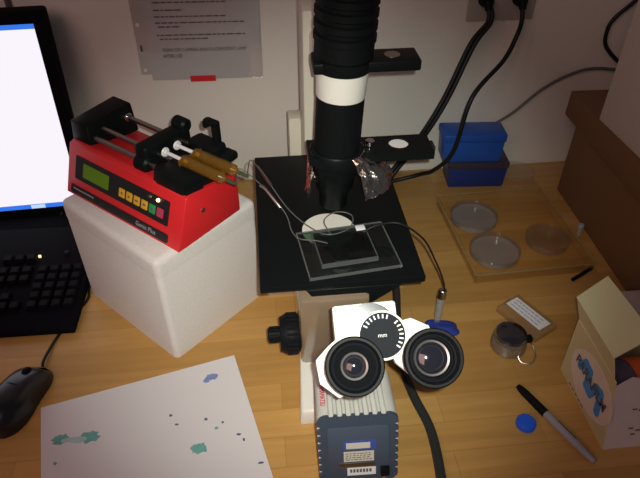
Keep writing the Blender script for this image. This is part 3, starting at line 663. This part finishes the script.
# lid: rises to the right from the top of the logo panel, with a lip that leans over the panel
lid = MB(); lid.hexa([(.000, .047, .124), (.000, .152, .124), (.033, .152, .160), (.039, .047, .160), (-.0012, .047, .1252), (-.0012, .152, .1252), (.0318, .152, .1612), (.0378, .047, .1612)])
lid = lid.build('lid', M['flap'], pf_)
MB().hexa([(.0034, .034, .096), (.0034, .131, .096), (.0012, .151, .1235), (.0012, .048, .1235), (.0022, .034, .096), (.0022, .131, .096), (-.0004, .151, .1240), (-.0004, .048, .1240)]).build('lid_lip', M['pbox'], lid)
LF = frame((-.0001, .067, BH / 2), (0, -1, 0), (0, 0, 1))      # x towards the front, y up, z out of the panel
ov = MB().prism(ell(.004, .000, .054, .040, 48), 0, .0006, LF @ Matrix.Rotation(R(0), 4, 'Z')).build('logo_oval', M['oval'], pf_)
sq = MB(); pts = [(-.030, .002), (-.022, .017), (-.010, .010), (-.004, -.016), (.006, -.020), (.014, -.004), (.024, .002), (.030, -.014), (.034, -.026)]
pts = [(-.030, -.004), (-.020, .012), (-.008, .010), (-.006, -.016), (.006, -.018), (.014, .004), (.024, .006), (.028, -.012), (.030, -.024)]
for k in range(len(pts) - 1):
    (x0, y0), (x1, y1) = pts[k], pts[k + 1]
    for u in (0, .25, .5, .75, 1): sq.prism(ell(x0 + (x1 - x0) * u, y0 + (y1 - y0) * u, .0065, .0065, 14), .0006, .0009 + .00001 * (k * 5 + u), LF @ Matrix.Translation((.002, .007, 0)))
sq.build('logo_swirl', M['bluepr'], ov)
text_part('PARAFILM', .0190, LF @ Matrix.Translation((.003, .006, .0019)) @ Matrix.Rotation(R(-4), 4, 'Z'), M['print'], ov, width=.98, bold=.0005)
ln = MB()
for k in range(5): ln.box((-.035 + k * .009, -.0445, 0), (-.0295 + k * .009, -.043, .0004), mx=LF)
ln.build('small_print', M['print'], pf_)
rl = thing('film_roll', 'dark violet roll with an orange band inside the cream dispenser', 'roll', (.462, .446, .0016))
MB().cyl((-.036, 0, .038), (.036, 0, .038), .038, n=36, bev=.003).build('wrap', M['violet'], rl)
MB().cyl((-.008, 0, .038), (.016, 0, .038), .0385, n=36).build('orange_band', M['orange'], rl)

# ------------------------------------------------------------------ small things on the right of the bench
sb = thing('slide_case', 'small clear plastic case with a white handwritten label', 'slide case', (.389, .610, 0), -63)
MB().box((-.040, -.0245, 0), (.040, .0245, .012), .0015).build('case', clear('clear_case', (.96, .90, .76), .03, .15, .06, (.72, .62, .42), fres=.2), sb)
MB().box((-.042, -.006, .002), (-.040, .006, .010), .0008).build('latch', M['edge'], sb)
lb = MB().box((-.036, -.008, .012), (.032, .017, .0124)).build('label', M['whitep'], sb)
ln = MB(); rd = random.Random(4)
for r_ in range(3):
    x = -.031
    while x < .024:
        w = rd.uniform(.003, .008); ln.box((x, .011 - r_ * .007, .0124), (x + w, .0125 - r_ * .007, .0126)); x += w + .002
ln.build('handwriting', mat('blue_pen', (.25, .32, .52), .8), lb)
jr = thing('glass_jar', 'squat round glass jar with a dark shiny top and wire bail', 'jar', (.343, .562, 0))
MB().lathe([(0, 0), (.0235, 0), (.0262, .003), (.0262, .012), (.0245, .024), (.0228, .026), (.0218, .026), (.0235, .012), (.0235, .002), (0, .002)], 40).build('jar_wall', clear('jar_glass', (.80, .77, .70), .22, .12, .04), jr)
MB().lathe([(0, .002), (.0225, .002), (.0225, .018), (0, .018)], 36).build('jar_contents', mat('silvery_contents', (.55, .52, .46), .35, .6), jr)
MB().lathe([(.0222, .0225), (.0232, .026), (.0222, .031), (.016, .034), (0, .035)], 40).build('jar_top', M['lens'], jr)
MB().tube([(.022, -.008, .024), (.030, -.014, .016), (.031, -.028, .008), (.022, -.037, .003), (.010, -.034, .002), (.006, -.026, .006), (.010, -.020, .014)], .0011, 8).build('wire_bail', M['steel'], jr)
MB().box((.020, -.012, .018), (.030, -.002, .027), .001).build('clasp', M['black'], jr)
bc = thing('blue_cap', 'small round bright blue cap on the bench near the marker', 'cap', (.320, .428, 0))
cp_ = MB(); cp_.lathe([(0, 0), (.0118, 0), (.0126, .001), (.0126, .008), (.0105, .0105), (.0, .0115)], 32)
for k in range(28):
    a = 2 * math.pi * k / 28; cp_.cyl((.0125 * math.cos(a), .0125 * math.sin(a), .001), (.0125 * math.cos(a), .0125 * math.sin(a), .0075), .0006, n=6)
cp_.build('cap_shell', M['cap'], bc)
mk0, mk1 = Vector((.330, .486, .0061)), Vector((.384, .364, .0061))
mk = thing('marker_pen', 'marker with a black cap and grey barrel lying on the bench', 'marker', mk0, math.degrees(math.atan2((mk1 - mk0).y, (mk1 - mk0).x)))
XM = frame((0, 0, 0), (0, 1, 0), (0, 0, 1))
ml = (mk1 - mk0).length
MB().lathe([(0, .0), (.0035, .0), (.0045, .004), (.0056, .012), (.0060, .050), (.0060, .052), (0, .052)], 28, XM).build('cap', M['rubber'], mk)
bb = MB().lathe([(0, .052), (.0054, .052), (.0058, .058), (.0055, .105), (.0042, ml - .006), (.0035, ml), (0, ml)], 28, XM).build('barrel', M['barrel'], mk)
ln = MB(); ln.lathe([(.0059, .070), (.0058, .100)], 10, XM, a0=20, a1=75); ln.build('printed_mark', M['print'], bb)
